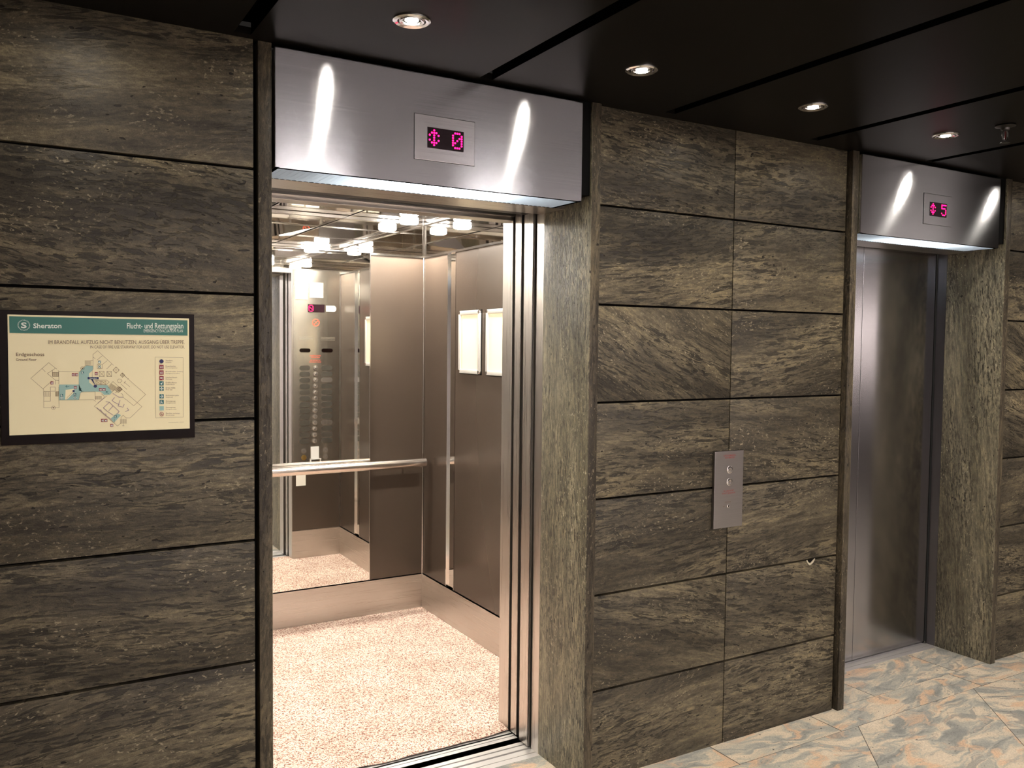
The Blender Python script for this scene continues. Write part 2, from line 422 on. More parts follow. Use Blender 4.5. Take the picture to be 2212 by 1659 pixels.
# floor: strips of granite with a diagonal field
def floor_tiles():
    b = MB(); G = .0016; rr = random.Random(5)
    def tile(poly, dirn):
        cx = sum(p[0] for p in poly)/len(poly); cy = sum(p[1] for p in poly)/len(poly)
        q = []
        for x, y in poly:   # shrink toward the centre by the joint
            d = Vector((x-cx, y-cy)); L = d.length; q.append((cx+d.x*(1-G*1.4/L), cy+d.y*(1-G*1.4/L), 0.))
        ox, oy, oz = rr.uniform(-30, 30), rr.uniform(-30, 30), rr.uniform(-30, 30); ca, sa = math.cos(dirn), math.sin(dirn)
        b.add(q, [list(range(len(q)))], 0, lambda p: (p.x*ca+p.y*sa+ox, -p.x*sa+p.y*ca+oy, oz))
    cuts = [-3.3+.615*i for i in range(30)]
    strip = [-3.2, -2.6, -2.0, -1.35, -.72, -.1, .52, 1.14, 1.76, 2.40, 2.985, 3.98, 4.52, 5.1, 5.7, 6.4, 7.6]
    for a, c in zip(strip, strip[1:]):
        tile([(a, -.165), (c, -.165), (c, .003), (a, .003)], rr.uniform(-.25, .25))
    for (a, c) in ((XL0-.04, 1.22), (1.22, XL1+.04), (XR0-.05, 3.42), (3.42, 4.04), (4.04, XR1+.05)):
        tile([(a, .003), (c, .003), (c, .272), (a, .272)], rr.uniform(-.2, .5))
    # diagonal field: joints run along (-.65, -.76) at .825 spacing
    t = math.atan2(-.76, -.65); dx = math.cos(t)/math.sin(t)
    ys = [-.165, -.80, -1.43, -2.06, -2.69, -3.32, -3.95, -4.6]
    for r in range(len(ys)-1):
        y0, y1 = ys[r], ys[r+1]; sh = (.36 if r % 2 else 0)
        for i in range(-8, 18):
            a = 3.086+.825*i+sh
            p = [(a+(y0+.165)*dx, y0), (a+.825+(y0+.165)*dx, y0), (a+.825+(y1+.165)*dx, y1), (a+(y1+.165)*dx, y1)]
            if p[1][0] < -3.4 and p[2][0] < -3.4 or p[0][0] > 8.4 and p[3][0] > 8.4: continue
            tile(p, rr.uniform(-.15, .15)+(-.35 if i % 2 else .1))
    b.box(-3.4, 9.4, -4.7, .284, -.05, -.0012, 1)
    return b.build('floor', [M_FLOOR, simple('floor_joint', (.10, .09, .075), .7)], kind='structure')
floor_tiles()

# ceiling: dark panels with open slots running away from the wall
b = MB(); gx = [1.324+.7605*i for i in range(-7, 11)]; GW = .046
edges = [-3.4]+[v for g in gx for v in (g-GW/2, g+GW/2)]+[9.4]
for a, c in zip(edges[::2], edges[1::2]): b.box(a, c, -4.7, -.056, CEIL, CEIL+.02, 0)
b.box(-3.4, 9.4, -.056, .02, CEIL, CEIL+.02, 0)
b.box(-3.4, 9.4, -4.7, .02, CEIL+.06, CEIL+.10, 1)
for g in gx: b.box(g-GW/2, g-GW/2+.0006, -4.7, -.056, CEIL+.0005, CEIL+.06, 1); b.box(g+GW/2-.0006, g+GW/2, -4.7, -.056, CEIL+.0005, CEIL+.06, 1)
b.build('ceiling', [M_CEIL, M_SLOT], kind='structure')

# rest of the lift lobby, behind and beside the camera
b = MB(); b.box(-3.4, 9.4, -4.75, -4.7, 0, CEIL); b.build('wall_back', M_PLASTER, kind='structure')
b = MB(); b.box(-3.45, -3.4, -4.7, .0, 0, CEIL); b.build('wall_far_left', M_DPL, kind='structure')
b = MB(); b.box(9.4, 9.45, -4.7, .2, 0, CEIL); b.build('wall_far_right', M_DPL, kind='structure')
b = MB(); b.box(7.6, 9.4, 0, .05, 0, CEIL); b.build('wall_lobby', M_DPL, kind='structure')

# ------------------------------------------------------------------ downlights
def downlight(loc):
    x, y, z = loc
    t = empty('ceiling_downlight', loc)
    MB().lathe([(.0365, .002), (.0375, -.0035), (.045, -.006), (.050, -.003), (.0505, .001)], loc, seg=40).build('trim_ring', M_CHROME, t, loc, 35)
    MB().lathe([(.0245, .004), (.026, -.004), (.032, -.0055), (.0345, -.001), (.0345, .004)], loc, seg=40).build('gimbal_ring', M_CHROME, t, loc, 35)
    MB().lathe([(.0255, -.001), (.020, .012), (.010, .024), (.004, .026)], loc, seg=32).build('reflector_cup', M_CUP, t, loc, 60)
    MB().lathe([(.0005, -.0030), (.012, -.0026), (.0175, -.0008), (.0185, .003)], loc, seg=24).build('bulb', M_BULB, t, loc, 80)
    MB().lathe([(.0515, .0006), (.0340, .0008)], loc, seg=40).build('backing_ring', M_BLACK, t, loc)
    light('downlight_spot', 'SPOT', (x, y, z-.012), P_HALL, t, color=(1., .87, .70), spot_size=math.radians(105), spot_blend=1., shadow_soft_size=.022)
    return t
L0 = (.921, -.390, CEIL-.0002)
proto = downlight(L0)
def dl_tag(o, lab): o['label'] = lab; o['category'] = 'light'; o['group'] = 'recessed ceiling downlights'
dl_tag(proto, 'chrome ceiling downlight nearest the viewer, above the open lift header, rim catching a red glint')
labs = {1: 'chrome ceiling downlight just right of the open lift, second from the viewer',
        2: 'lit ceiling downlight above the stone wall beside the closed lift header, third from the viewer',
        3: 'lit ceiling downlight furthest right, in front of the closed lift header',
        -1: 'ceiling downlight above the evacuation plan', 4: 'ceiling downlight beyond the closed lift', 5: 'ceiling downlight two panels beyond the closed lift'}
for k in (1, 2, 3, 4, 5, -1):
    o = copy_tree(proto, None, (.7645*k, 0, 0)); dl_tag(o, labs[k])
    if k == -1:   # unseen lamp, its spot turned down to keep the left wall darker
        for ch in o.children:
            if ch.type == 'LIGHT': ch.data = ch.data.copy(); ch.data.energy = P_HALL*.12
for k, (lx, nm) in enumerate(((.6, 'leftmost'), (1.9, 'second from left'), (3.4, 'second from right'), (5.0, 'rightmost'))):  # fill panels added out of view to brighten the hall and headers
    t = empty('fill_panel', (lx, -3.8, CEIL), label='fill light panel added on the unseen ceiling behind the viewer, %s' % nm, category='light', group='added fill panels behind the viewer')
    b = MB(); b.box(lx-.28, lx+.28, -4.08, -3.52, CEIL-.006, CEIL-.004); b.build('diffuser', M_FILL, t)
    b = MB()
    for bx in ((lx-.30, lx-.28, -4.1, -3.5), (lx+.28, lx+.30, -4.1, -3.5), (lx-.28, lx+.28, -4.1, -4.08), (lx-.28, lx+.28, -3.52, -3.5)): b.box(*bx, CEIL-.012, CEIL)
    b.build('frame', M_WHITE, t)

# ------------------------------------------------------------------ sprinkler head
sx, sy = 3.262, -.600
t = empty('sprinkler_head', (sx, sy, CEIL), label='small dark sprinkler head hanging from the ceiling right of the last downlight', category='sprinkler')
M_SPR = simple('dull_chrome', (.10, .095, .09), .4, 1.)
MB().lathe([(.006, 0), (.034, -.0005), (.036, -.004), (.016, -.010), (.014, -.018), (.006, -.020)], (sx, sy, CEIL), seg=28).build('escutcheon', M_SPR, t, smooth=35)
b = MB()
for s_ in (-1, 1): b.tube([(sx+s_*.005, sy, CEIL-.018), (sx+s_*.017, sy, CEIL-.028), (sx+s_*.019, sy, CEIL-.040), (sx+s_*.012, sy, CEIL-.054), (sx, sy, CEIL-.060)], .0028, 8)
b.build('yoke', M_SPR, t, smooth=50)
MB().lathe([(.0001, -.066), (.017, -.066), (.017, -.0645), (.0001, -.0645)], (sx, sy, CEIL), seg=20).build('deflector', M_SPR, t)
MB().lathe([(.0001, -.054), (.003, -.052), (.003, -.022), (.0001, -.020)], (sx, sy, CEIL), seg=12).build('glass_bulb', simple('red_glass', (.08, .01, .01), .2), t, smooth=50)

# ------------------------------------------------------------------ steel headers over the lifts
def header(x0, x1, glyph, label):
    cx = (x0+x1)/2; zb, zt = 2.101, 2.4375; y0, y1 = -.0345, .142
    t = empty('lift_header', (cx, y0, zb), label=label, category='lift header')
    b = MB(); b.box(x0, x1, y0, y0+.0016, zb, zt, c=.0006); b.box(x0, x0+.0016, y0, y1, zb, zt); b.box(x1-.0016, x1, y0, y1, zb, zt)
    b.box(x0, x1, y0, y0+.016, zb-.0012, zb+.0006); b.box(x0, x1, y1-.008, y1, zb-.0012, zt)
    b.box(x0, x0+.012, y0, y1, zb-.0012, zb+.0006); b.box(x1-.012, x1, y0, y1, zb-.0012, zb+.0006)
    b.box(x0, x1, y0, y1, zt-.002, zt)
    b.build('fascia', M_STEEL, t)
    b = MB(); n = int((x1-x0-.024)/.018); pw = (x1-x0-.024)/n; pts = []
    for i in range(n): pts += [(x0+.012+i*pw, zb+.001), (x0+.012+(i+.5)*pw, zb-.0025)]
    pts.append((x1-.012, zb+.001)); q = len(pts); ya, yb = y0+.016, y1-.008
    b.add([(x, ya, z) for x, z in pts]+[(x, yb, z) for x, z in pts]+[(x, ya, zb+.003) for x, z in pts]+[(x, yb, zb+.003) for x, z in pts],
          [(i, i+1, q+i+1, q+i) for i in range(q-1)]+[(2*q+i, 3*q+i, 3*q+i+1, 2*q+i+1) for i in range(q-1)])
    lv = b.build('light_diffuser', M_DIFF, t)
    b = MB(); b.tube([(x0+.32, y0+.088, zb+.030), (x1-.27, y0+.088, zb+.030)], .013, 16)
    b.build('light_tube', M_TUBE, t, smooth=50)
    b = MB(); b.box(x0+.01, x1-.01, y0+.006, y0+.008, zb+.014, zb+.10); b.box(x0+.01, x1-.01, y1-.010, y1-.008, zb+.014, zb+.10); b.box(x0+.01, x1-.01, y0+.006, y1-.008, zb+.10, zb+.102)
    b.build('reflector', simple('reflector_white', (.35, .36, .37), .5), t)
    px0 = x0+.4285; px1 = px0+.2085; pz0, pz1 = 2.174, 2.3125
    b = MB(); b.box(px0-.0012, px1+.0012, y0-.0006, y0+.001, pz0-.0012, pz1+.0012); b.build('plate_shadow_gap', M_BLACK, t)
    b = MB(); b.box(px0, px1, y0-.0028, y0-.0004, pz0, pz1, c=.0008); b.build('display_plate', M_DPLATE if glyph == '0' else M_STEEL, t)
    b = MB(); b.box(px0+.0425, px0+.169, y0-.0036, y0-.0018, 2.2125, 2.2765)
    scr = b.build('display_screen', M_SCREEN, t)
    q0 = px0+.0425; wd = .1265; b = MB()
    dots(b, 'updown', q0+.004, q0+.042, 2.2185, 2.2715, y0-.0036, mi=0)
    b.build('direction_arrows', M_LED, scr)
    b = MB(); dots(b, glyph, q0+.0845, q0+.1225, 2.2185, 2.2715, y0-.0036)
    b.build('floor_digit', M_LED, scr)
    b = MB(); b.box(x1+.0008, x1+.0008+(.0495 if x1 < 2 else .081), -.012, .14, 2.128, 2.45); b.build('dark_gap_fill', M_BLACK, t)  # black filler standing in for the shade between header and reveal
    return t
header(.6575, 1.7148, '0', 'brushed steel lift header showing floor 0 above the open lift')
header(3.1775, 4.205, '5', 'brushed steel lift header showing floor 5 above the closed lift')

# ------------------------------------------------------------------ lift door frames (landing side)
def lift_doorway(n, x0, x1, closed):
    d = empty('door_%d' % n, ((x0+x1)/2, .35, 0), kind='structure')
    # posts and head
    for s_, xe in ((-1, x0), (1, x1)):
        a, c = sorted((xe, xe+s_*.05))
        b = MB(); b.box(a, c, .284, .336, 0, 2.104, c=.0008)
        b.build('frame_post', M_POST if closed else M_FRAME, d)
    b = MB(); b.box(x0, x1, .142, .303, 2.101, 2.16, c=.0008); b.box(x0, x1, .303, .336, 2.107, 2.16); b.build('frame_head', M_HEAD, d)
    b = MB(); b.box(x0-.3, x1+.3, .336, .345, 2.12, 2.3); b.box(x0, x1, .15, .34, 2.16, 2.44); b.build('head_cover', M_BLACK, d)
    # sill with grooves
    b = MB()
    for a, c, z in ((.268, .298, .0), (.304, .331, -.001), (.335, .341, -.004), (.346, .372, .0), (.380, .402, .0)):
        b.box(x0-.02, x1+.02, a, c, -.03, z+.0006)
    b.box(x0-.02, x1+.02, .268, .402, -.05, -.012, 1)
    b.build('sill', [M_SILL, M_BLACK], d)
    if not closed:
        for s_, xe in ((-1, x0+.010), (1, x1-.010)):
            a, c = sorted((xe, xe+s_*.56))
            b = MB(); b.box(a, c, .345, .350, .006, 2.14, c=.0006); b.box(a, c, .412, .417, .006, 2.14, c=.0006)
            e0, e1 = sorted((xe, xe+s_*.004)); b.box(e0, e1, .345, .417, .006, 2.14, c=.0006)
            b.build('door_leaf', M_FRAME, d)
    else:
        xm = 3.690
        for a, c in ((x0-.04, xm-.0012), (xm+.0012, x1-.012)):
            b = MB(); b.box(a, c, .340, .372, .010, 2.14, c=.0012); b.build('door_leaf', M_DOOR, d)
        b = MB(); b.box(x0, x1, .374, .40, 0, 2.2); b.box(x1-.012, x1+.0, .345, .40, 0, 2.14); b.build('shaft_backing', M_BLACK, d)
    return d
lift_doorway(1, XL0, XL1, False)
lift_doorway(2, XR0, XR1, True)

# ------------------------------------------------------------------ the open lift cab
CX0, CX1, CY0, CY1 = .283, 2.1335, .600, 2.199
CZ = 2.32
cab = empty('lift_cab', (1.208, 1.40, 0), label='open lift cab with brown panels, mirror and carpet, seen through the left doorway', category='lift cab')
b = MB(); b.box(CX0-.05, CX1+.05, .44, CY1+.05, -.06, 0.); b.build('cab_floor', M_BLACK, cab)
b = MB()
for a, c, z in ((.440, .462, .0008), (.466, .480, .0008), (.492, .512, .0008), (.518, .545, .0008)): b.box(XL0, XL1, a, c, -.02, z)
b.box(XL0, XL1, .440, .545, -.03, -.010, 1)
b.build('cab_sill', [M_SILL, M_BLACK], cab)
ZB = .213
# skirting
b = MB(); b.box(CX0, CX1, CY1-.006, CY1+.02, 0, ZB, c=.001); b.box(CX1-.006, CX1+.02, CY0, CY1-.006, 0, ZB, c=.001)
b.box(CX0-.02, CX0+.006, CY0, CY1-.006, 0, ZB, c=.001); b.box(XL1+.004, CX1-.006, CY0-.004, CY0+.006, 0, ZB, c=.001); b.box(CX0+.006, XL0-.004, CY0-.004, CY0+.006, 0, ZB, c=.001)
b.build('skirting', M_SKIRT, cab)
# wall panels
MX1 = 1.775; MX0 = 2*1.208-MX1
def panel(name, m, *bx):
    b = MB(); b.box(*bx, c=.0015); return b.build(name, m, cab)
panel('wall_panel', M_BROWN, MX1-.04, CX1-.004, CY1, CY1+.02, ZB+.004, 2.108)
panel('wall_panel', M_BROWN, CX0+.004, MX0+.04, CY1, CY1+.02, ZB+.004, 2.108)
for xa, xb in ((CX1, CX1+.02), (CX0-.02, CX0)):
    panel('wall_panel', M_BROWN, xa, xb, 1.884, CY1-.004, ZB+.004, 2.108)
    panel('wall_panel', M_BROWN, xa, xb, 1.018, 1.774, ZB+.004, 2.108)
    panel('wall_panel', M_BROWN, xa, xb, CY0+.004, .908, ZB+.004, 2.108)
    s_ = 1 if xa > 1 else -1; q = xa if s_ > 0 else xb
    a, c = sorted((q+s_*.010, q+s_*.016))
    for y0, y1 in ((1.776, 1.882), (.910, 1.016)):
        b = MB(); b.box(a, c, y0, y1, ZB, 2.108)
        b.build('mirror_strip', M_MIRROR, cab)
        b = MB()
        for yy in (y0, y1-.006): b.box(*sorted((q-s_*.001, q+s_*.012)), yy, yy+.006, ZB, 2.108)
        b.build('strip_edging', M_CHROME, cab)
# back mirror
b = MB(); b.box(MX0, MX1, 2.152, 2.158, .232, 2.113, 0); b.box(MX0-.0, MX1+.0, 2.158, CY1-.001, .236, 2.11, 1)
b.box(MX0-.004, MX0, 2.151, CY1-.001, .232, 2.113, 2); b.box(MX1, MX1+.004, 2.151, CY1-.001, .232, 2.113, 2)
b.build('wall_mirror', [M_MIRROR, M_BLACK, M_CHROME], cab)
# front returns and the lintel between them
b = MB(); b.box(XL1, CX1+.02, .520, CY0, 0, CZ, c=.0012); b.box(CX0-.02, XL0, .520, CY0, 0, CZ, c=.0012)
b.build('front_return', M_FRAME, cab)
b = MB(); b.box(XL0-.001, XL1+.001, .520, CY0, 2.103, CZ, c=.0012); b.box(XL0, XL1, .50, .520, 2.118, 2.3); b.build('lintel', M_HEAD, cab)
b = MB(); b.box(XL0, XL1, .345, .41, 2.112, 2.12); b.box(XL0-.3, XL1+.3, .345, .50, 2.30, 2.32); b.build('door_track', simple('track_grey', (.05, .048, .045), .5, .5), cab)
for s_, xe in ((-1, XL0+.002), (1, XL1-.002)):
    a, c = sorted((xe, xe+s_*.56)); e0, e1 = sorted((xe, xe+s_*.004))
    b = MB(); b.box(a, c, .445, .450, .008, 2.13, c=.0006); b.box(a, c, .494, .499, .008, 2.13, c=.0006); b.box(e0, e1, .445, .499, .008, 2.13, c=.0006)
    b.build('cab_door_leaf', M_FRAME, cab)
# dark shaft round the cab doors
b = MB()
for s_, xe in ((-1, XL0-.6), (1, XL1+.6)): b.box(*sorted((xe, xe+s_*.02)), .34, .60, -.1, 2.44)
b.box(XL0-.6, XL1+.6, .36, .60, 2.42, 2.44); b.box(XL0, XL1, .402, .440, -.35, -.30)
b.build('shaft_lining', M_BLACK, cab)
# rim, polished frieze and ceiling
ZR = 2.108
b = MB(); b.box(CX0, CX1, CY1-.007, CY1+.02, ZR, 2.120); b.box(CX1-.007, CX1+.02, CY0, CY1, ZR, 2.120); b.box(CX0-.02, CX0+.007, CY0, CY1, ZR, 2.120); b.box(XL1, CX1, CY0-.01, CY0+.006, ZR+.02, 2.135)
b.build('top_rim', M_CHROME, cab)
b = MB(); b.box(CX0, CX1, CY1, CY1+.02, 2.12, CZ); b.box(CX1, CX1+.02, CY0, CY1, 2.12, CZ); b.box(CX0-.02, CX0, CY0, CY1, 2.12, CZ); b.box(CX0, CX1, CY0-.002, CY0+.0015, 2.135, CZ)
b.build('mirror_frieze', M_POLISH, cab)
b = MB()
for i in range(4):
    for j in range(3):
        xa = CX0+(CX1-CX0)*i/4; xb = CX0+(CX1-CX0)*(i+1)/4; ya = CY0+(CY1-CY0)*j/3; yb = CY0+(CY1-CY0)*(j+1)/3; g = .008
        cx, cy = (xa+xb)/2, (ya+yb)/2
        if (i, j) in ((1, 1), (2, 1)):
            b.add([(xa+g, ya+g, CZ), (xb-g, ya+g, CZ), (xb-g, yb-g, CZ), (xa+g, yb-g, CZ), (cx, cy, CZ-.05)], [(0, 1, 4), (1, 2, 4), (2, 3, 4), (3, 0, 4)], 0)
        else: b.add([(xa+g, ya+g, CZ), (xb-g, ya+g, CZ), (xb-g, yb-g, CZ), (xa+g, yb-g, CZ)], [(0, 1, 2, 3)], 0)
b.box(CX0-.02, CX1+.02, CY0-.08, CY1+.02, CZ+.006, CZ+.02, 1)
b.build('mirror_ceiling', [simple('dark_polished_steel', (.36, .33, .30), .03, 1.), M_BLACK], cab)
b = MB()
for i in range(1, 4):
    xa = CX0+(CX1-CX0)*i/4; b.box(xa-.003, xa+.003, CY0, CY1, CZ-.004, CZ+.002)
for j in range(1, 3):
    ya = CY0+(CY1-CY0)*j/3; b.box(CX0, CX1, ya-.003, ya+.003, CZ-.004, CZ+.002)
b.build('ceiling_trim', M_CHROME, cab)
b = MB(); b.box(CX0, CX1, CY1-.014, CY1, CZ-.022, CZ, c=.003); b.box(CX1-.014, CX1, CY0, CY1-.014, CZ-.022, CZ, c=.003); b.box(CX0, CX0+.014, CY0, CY1-.014, CZ-.022, CZ, c=.003); b.box(CX0, CX1, CY0, CY0+.014, CZ-.022, CZ, c=.003)
b.build('cornice', M_CHROME, cab)
for xx in (CX0+.004, CX1-.004):
    b = MB(); b.box(xx-.005, xx+.005, CY1-.009, CY1, 2.121, CZ-.02); b.build('corner_bead', M_CHROME, cab)
# corner bead
b = MB(); b.lathe([(.0045, 0), (.0045, 2.108-ZB)], (CX1-.004, CY1-.004, ZB), seg=10, close=True)
b.build('corner_bead', M_CHROME, cab, smooth=50)
b = MB(); b.lathe([(.0045, 0), (.0045, 2.108-ZB)], (CX0+.004, CY1-.004, ZB), seg=10, close=True)
b.build('corner_bead', M_CHROME, cab, smooth=50)
# lamps
lamp = None
for lx, ly in ((1.965, 2.036), (1.965, .775), (.451, 2.036), (.451, .775)):
    c0 = (lx, ly, 2.298)
    b = MB(); b.lathe([(.0002, -.020), (.046, -.019), (.052, -.013), (.052, .014), (.046, .018), (.010, .019)], c0, seg=32)
    o = b.build('cab_lamp', M_CABL, cab, c0, 40)
    MB().lathe([(.030, .018), (.030, .0215), (.012, .022)], c0, seg=16).build('lamp_base', M_CHROME, o, c0, 40)
# handrail
b = MB(); ry, rz = 2.088, .905
b.tube([(.312, ry, rz), (.318, ry, rz), (2.092, ry, rz), (2.098, ry, rz)], .026, 24)
rail = b.build('handrail', simple('satin_rail', (.72, .66, .60), .22, 1.), cab, smooth=50)
for x in (.45, 1.0, 1.55, 2.0):
    b = MB(); b.tube([(x, ry, rz-.008), (x, ry+.03, rz-.022), (x, 2.152 if MX0 < x < MX1 else CY1, rz-.024)], .006, 10)
    b.build('rail_bracket', M_CHROME, rail, smooth=50)

# car operating panel, facing into the cab
PY = CY0+.004
b = MB(); b.box(1.776, 2.126, CY0, PY, .665, 2.128, c=.0008); cop = b.build('control_panel', M_COP, cab)
b = MB(); b.box(XL1+.004, CX1-.004, CY0, PY-.001, ZB, .660, c=.0008); b.build('wall_panel', M_BROWN, cab); b = MB(); b.box(CX0+.004, XL0-.004, CY0, PY-.001, ZB, 2.128, c=.0008); b.build('wall_panel', M_BROWN, cab)
b = MB(); b.box(1.886, 2.011, PY, PY+.0015, 1.822, 1.880); o = b.build('display_screen', M_SCREEN, cop)
b = MB(); dots(b, '0', 1.889, 1.927, 1.826, 1.876, PY+.0015, 1, True); o = b.build('floor_digit', M_LEDC, cop)
pr_ = MB(); ik = Ink(pr_, lambda u, v, l: (u, PY+.0006+.0003*l, v))
ik.disc((1.945, 1.747), .0285, 0, 1, 28, rin=.0215)
ik.line([(1.927, 1.730), (1.963, 1.764)], .007, 0)
ik.line([(1.932, 1.758), (1.958, 1.738)], .004, 1, 0); ik.line([(1.950, 1.752), (1.960, 1.757)], .003, 1, 0)
ik.text('AUFZUG IM BRANDFALL', 1.898, 1.508, 1.982, 1.499, 0, flip=True); ik.text('NICHT BENUTZEN', 1.909, 1.495, 1.974, 1.486, 0, flip=True)
ik.text('IN CASE OF FIRE', 1.902, 1.474, 1.978, 1.465, 0, flip=True); ik.text('DO NOT USE ELEVATOR', 1.896, 1.461, 1.984, 1.452, 0, flip=True)
pr_.build('printed_marks', [M_CORAL, M_INKB], cop)
for xa, xb in ((1.820, 1.923), (1.983, 2.091)):
    b = MB()
    for k in range(3):
        for q in range(18): xx = xa+(xb-xa)*(q+.5)/18; b.lathe([(.0001, .0008), (.0018, .0007)], (xx, PY, 1.640-.0105*k), (0, 1, 0), 6)
    b.build('speaker_holes', simple('pale_holes', (.35, .33, .28), .6), cop)
def pill(b, xa, xb, zc, h, y, th, mi=0, seg=8):
    r = h/2; pts = []
    for k in range(seg+1): t = -math.pi/2+math.pi*k/seg; pts.append((xb-r+r*math.cos(t), zc+r*math.sin(t)))
    for k in range(seg+1): t = math.pi/2+math.pi*k/seg; pts.append((xa+r+r*math.cos(t), zc+r*math.sin(t)))
    n = len(pts); b.add([(x, y, z) for x, z in pts]+[(x, y+th, z) for x, z in pts], [[i, (i+1) % n, n+(i+1) % n, n+i] for i in range(n)]+[list(range(n, 2*n))], mi)
for xa, xb in ((1.823, 1.905), (1.988, 2.074)):
    b = MB(); pill(b, xa, xb, 1.542, .029, PY, .001); b.build('sensor_window', M_SMOKED, cop)
lbl = [(.50, .47, .42)]*13
for i in range(13):
    zc = 1.413-.045*i
    for xa, xb in ((1.822, 1.902), (1.985, 2.072)):
        b = MB(); pill(b, xa, xb, zc, .036, PY, .0015)
        br = {2: .5, 9: .42, 0: .30}.get(i, .24) if xa > 1.9 else .26
        b.build('floor_label', M_LABEL if br < .4 else M_FRAME, cop)
    b = MB(); c0 = (1.943-.0008*i, PY, zc)
    b.lathe([(.019, 0), (.019, .0035), (.0145, .004), (.013, .0015)], c0, (0, 1, 0), 24); b.lathe([(.0125, .0015), (.0125, .005), (.0105, .006), (.0001, .0058)], c0, (0, 1, 0), 24)
    b.build('floor_button', M_BTN, cop, smooth=35)
for (x, z, m) in ((1.855, .802, M_BTN), (1.855, .753, M_BRASS), (2.019, .801, M_BTN), (2.019, .752, M_BTN)):
    b = MB(); b.lathe([(.019, 0), (.019, .0035), (.0145, .004), (.013, .0015)], (x, PY, z), (0, 1, 0), 24); b.lathe([(.0125, .0015), (.0125, .005), (.0001, .0058)], (x, PY, z), (0, 1, 0), 24)
    b.build('control_button', m, cop, smooth=35)
b = MB(); b.box(1.902, 1.980, PY, PY+.014, .700, .706); b.box(1.902, 1.906, PY, PY+.014, .700, .742); b.box(1.976, 1.980, PY, PY+.014, .700, .742); b.box(1.900, 1.982, PY+.002, PY+.014, .736, .742)
b.build('card_holder', M_WHITE, cop)
def flat_thing(name, x0, x1, z0, z1, y, th, m, label, cat, group=None, notch=None):
    b = MB()
    if notch:
        r = (z1-z0)/2; pts = [(x0, z0), (x1-r*.55, z0), (x1, z0+r*.6), (x1, z1-r*.6), (x1-r*.55, z1), (x0, z1)]
        n = 6; b.add([(x, y, z) for x, z in pts]+[(x, y+th, z) for x, z in pts], [[i, (i+1) % n, n+(i+1) % n, n+i] for i in range(n)]+[list(range(n, 2*n)), list(range(n))[::-1]])
    else: b.box(x0, x1, y, y+th, z0, z1)
    o = b.build(name, m, label=label, category=cat)
    if group: o['group'] = group
    return o
flat_thing('key_card', 1.906, 1.966, .743, .831, PY+.003, .004, M_WHITE, 'white card standing in the holder at the foot of the lift control panel', 'card')
flat_thing('paper_notice', 1.793, 1.884, 1.915, 2.035, PY+.0008, .001, M_PAPER, 'white paper notice taped at the top of the lift control panel, next to the door', 'notice')
flat_thing('paper_notice', 1.899, 2.000, 1.930, 2.040, PY+.0008, .001, M_PAPER, 'white paper notice at the top of the lift control panel, above the floor display', 'notice')
flat_thing('sticker', 2.022, 2.099, 1.829, 1.874, PY+.0008, .001, M_PAPER, 'white arrow shaped sticker beside the floor display of the lift control panel', 'sticker', notch=True)
flat_thing('label_tag', 1.796, 1.868, .546, .625, PY+.0003, .001, M_PAPER, 'white square tag low on the lift front wall, seen in the mirror under the handrail', 'tag')

# carpet mat
def carpet():
    b = MB(); NX, NY = 150, 120; x0, x1, y1 = CX0+.007, CX1-.007, CY1-.007
    vs = []
    for j in range(NY+1):
        for i in range(NX+1):
            x = x0+(x1-x0)*i/NX
            yf = CY0+.007
            if XL0+.003 < x < XL1-.003:
                yf = .497+.020*noise.noise(Vector((x*5, 0, 3)))+.005*noise.noise(Vector((x*40, 0, 1)))
                if x > XL1-.14: yf += (x-(XL1-.14))*.05
            y = yf+(y1-yf)*(j/NY)**1.0
            z = .011+.0018*noise.noise(Vector((x*60, y*60, 0)))+.001*noise.noise(Vector((x*9, y*9, 5)))
            if j == 0: z = .006
            if j < 8 and XL0+.003 < x < XL1-.003: z += .006*max(0, noise.noise(Vector((x*7, 0, 9)))+.25)*(1-j/8)
            vs.append((x, y, z))
    fs = [(j*(NX+1)+i, j*(NX+1)+i+1, (j+1)*(NX+1)+i+1, (j+1)*(NX+1)+i) for j in range(NY) for i in range(NX)]
    b.add(vs, fs)
    b.box(x0+.01, x1-.01, CY0+.02, y1-.01, .001, .007)
    return b.build('carpet', M_CARPET, smooth=80, label='pinkish beige speckled carpet covering the floor of the open lift', category='carpet')
carpet()

# poster clip frames on the right wall of the cab
def poster(y0, y1, label):
    z0, z1 = 1.443, 1.782; X = CX1-.001
    t = empty('poster_frame', (X, (y0+y1)/2, z0), label=label, category='poster frame', group='snap frames on the lift wall')
    w_ = .022; b = MB()
    def bar(pa, pb, za, zb):
        b.box(X-.013, X-.001, pa, pb, za, zb, c=.004)
    bar(y0+.012, y1-.012, z1-w_, z1); bar(y0+.012, y1-.012, z0, z0+w_)
    bar(y0, y0+w_, z0+.014, z1-.014); bar(y1-w_, y1, z0+.014, z1-.014)
    b.build('frame', simple('silver_aluminium', (.85, .83, .78), .35, .6), t, smooth=40)
    for yy in (y0+.011, y1-.011):
        for zz in (z0+.011, z1-.011): MB().lathe([(.0001, .014), (.009, .0135), (.011, .010), (.011, 0)], (X, yy, zz), (-1, 0, 0), 20).build('corner_cap', M_CHROME, t, smooth=40)
    b = MB(); b.box(X-.005, X-.0008, y0+.008, y1-.008, z0+.008, z1-.008)
    b.build('poster', simple('poster_paper', (.85, .74, .52), .35), t)
    b = MB(); b.box(X-.002, X+.001, y0-.003, y1+.003, z0-.003, z1+.003); b.build('backing_board', M_BLACK, t)
poster(1.468, 1.715, 'silver snap frame with a cream poster on the lift wall, nearer the mirror')
poster(1.150, 1.402, 'silver snap frame with a cream poster, half hidden by the door edge')

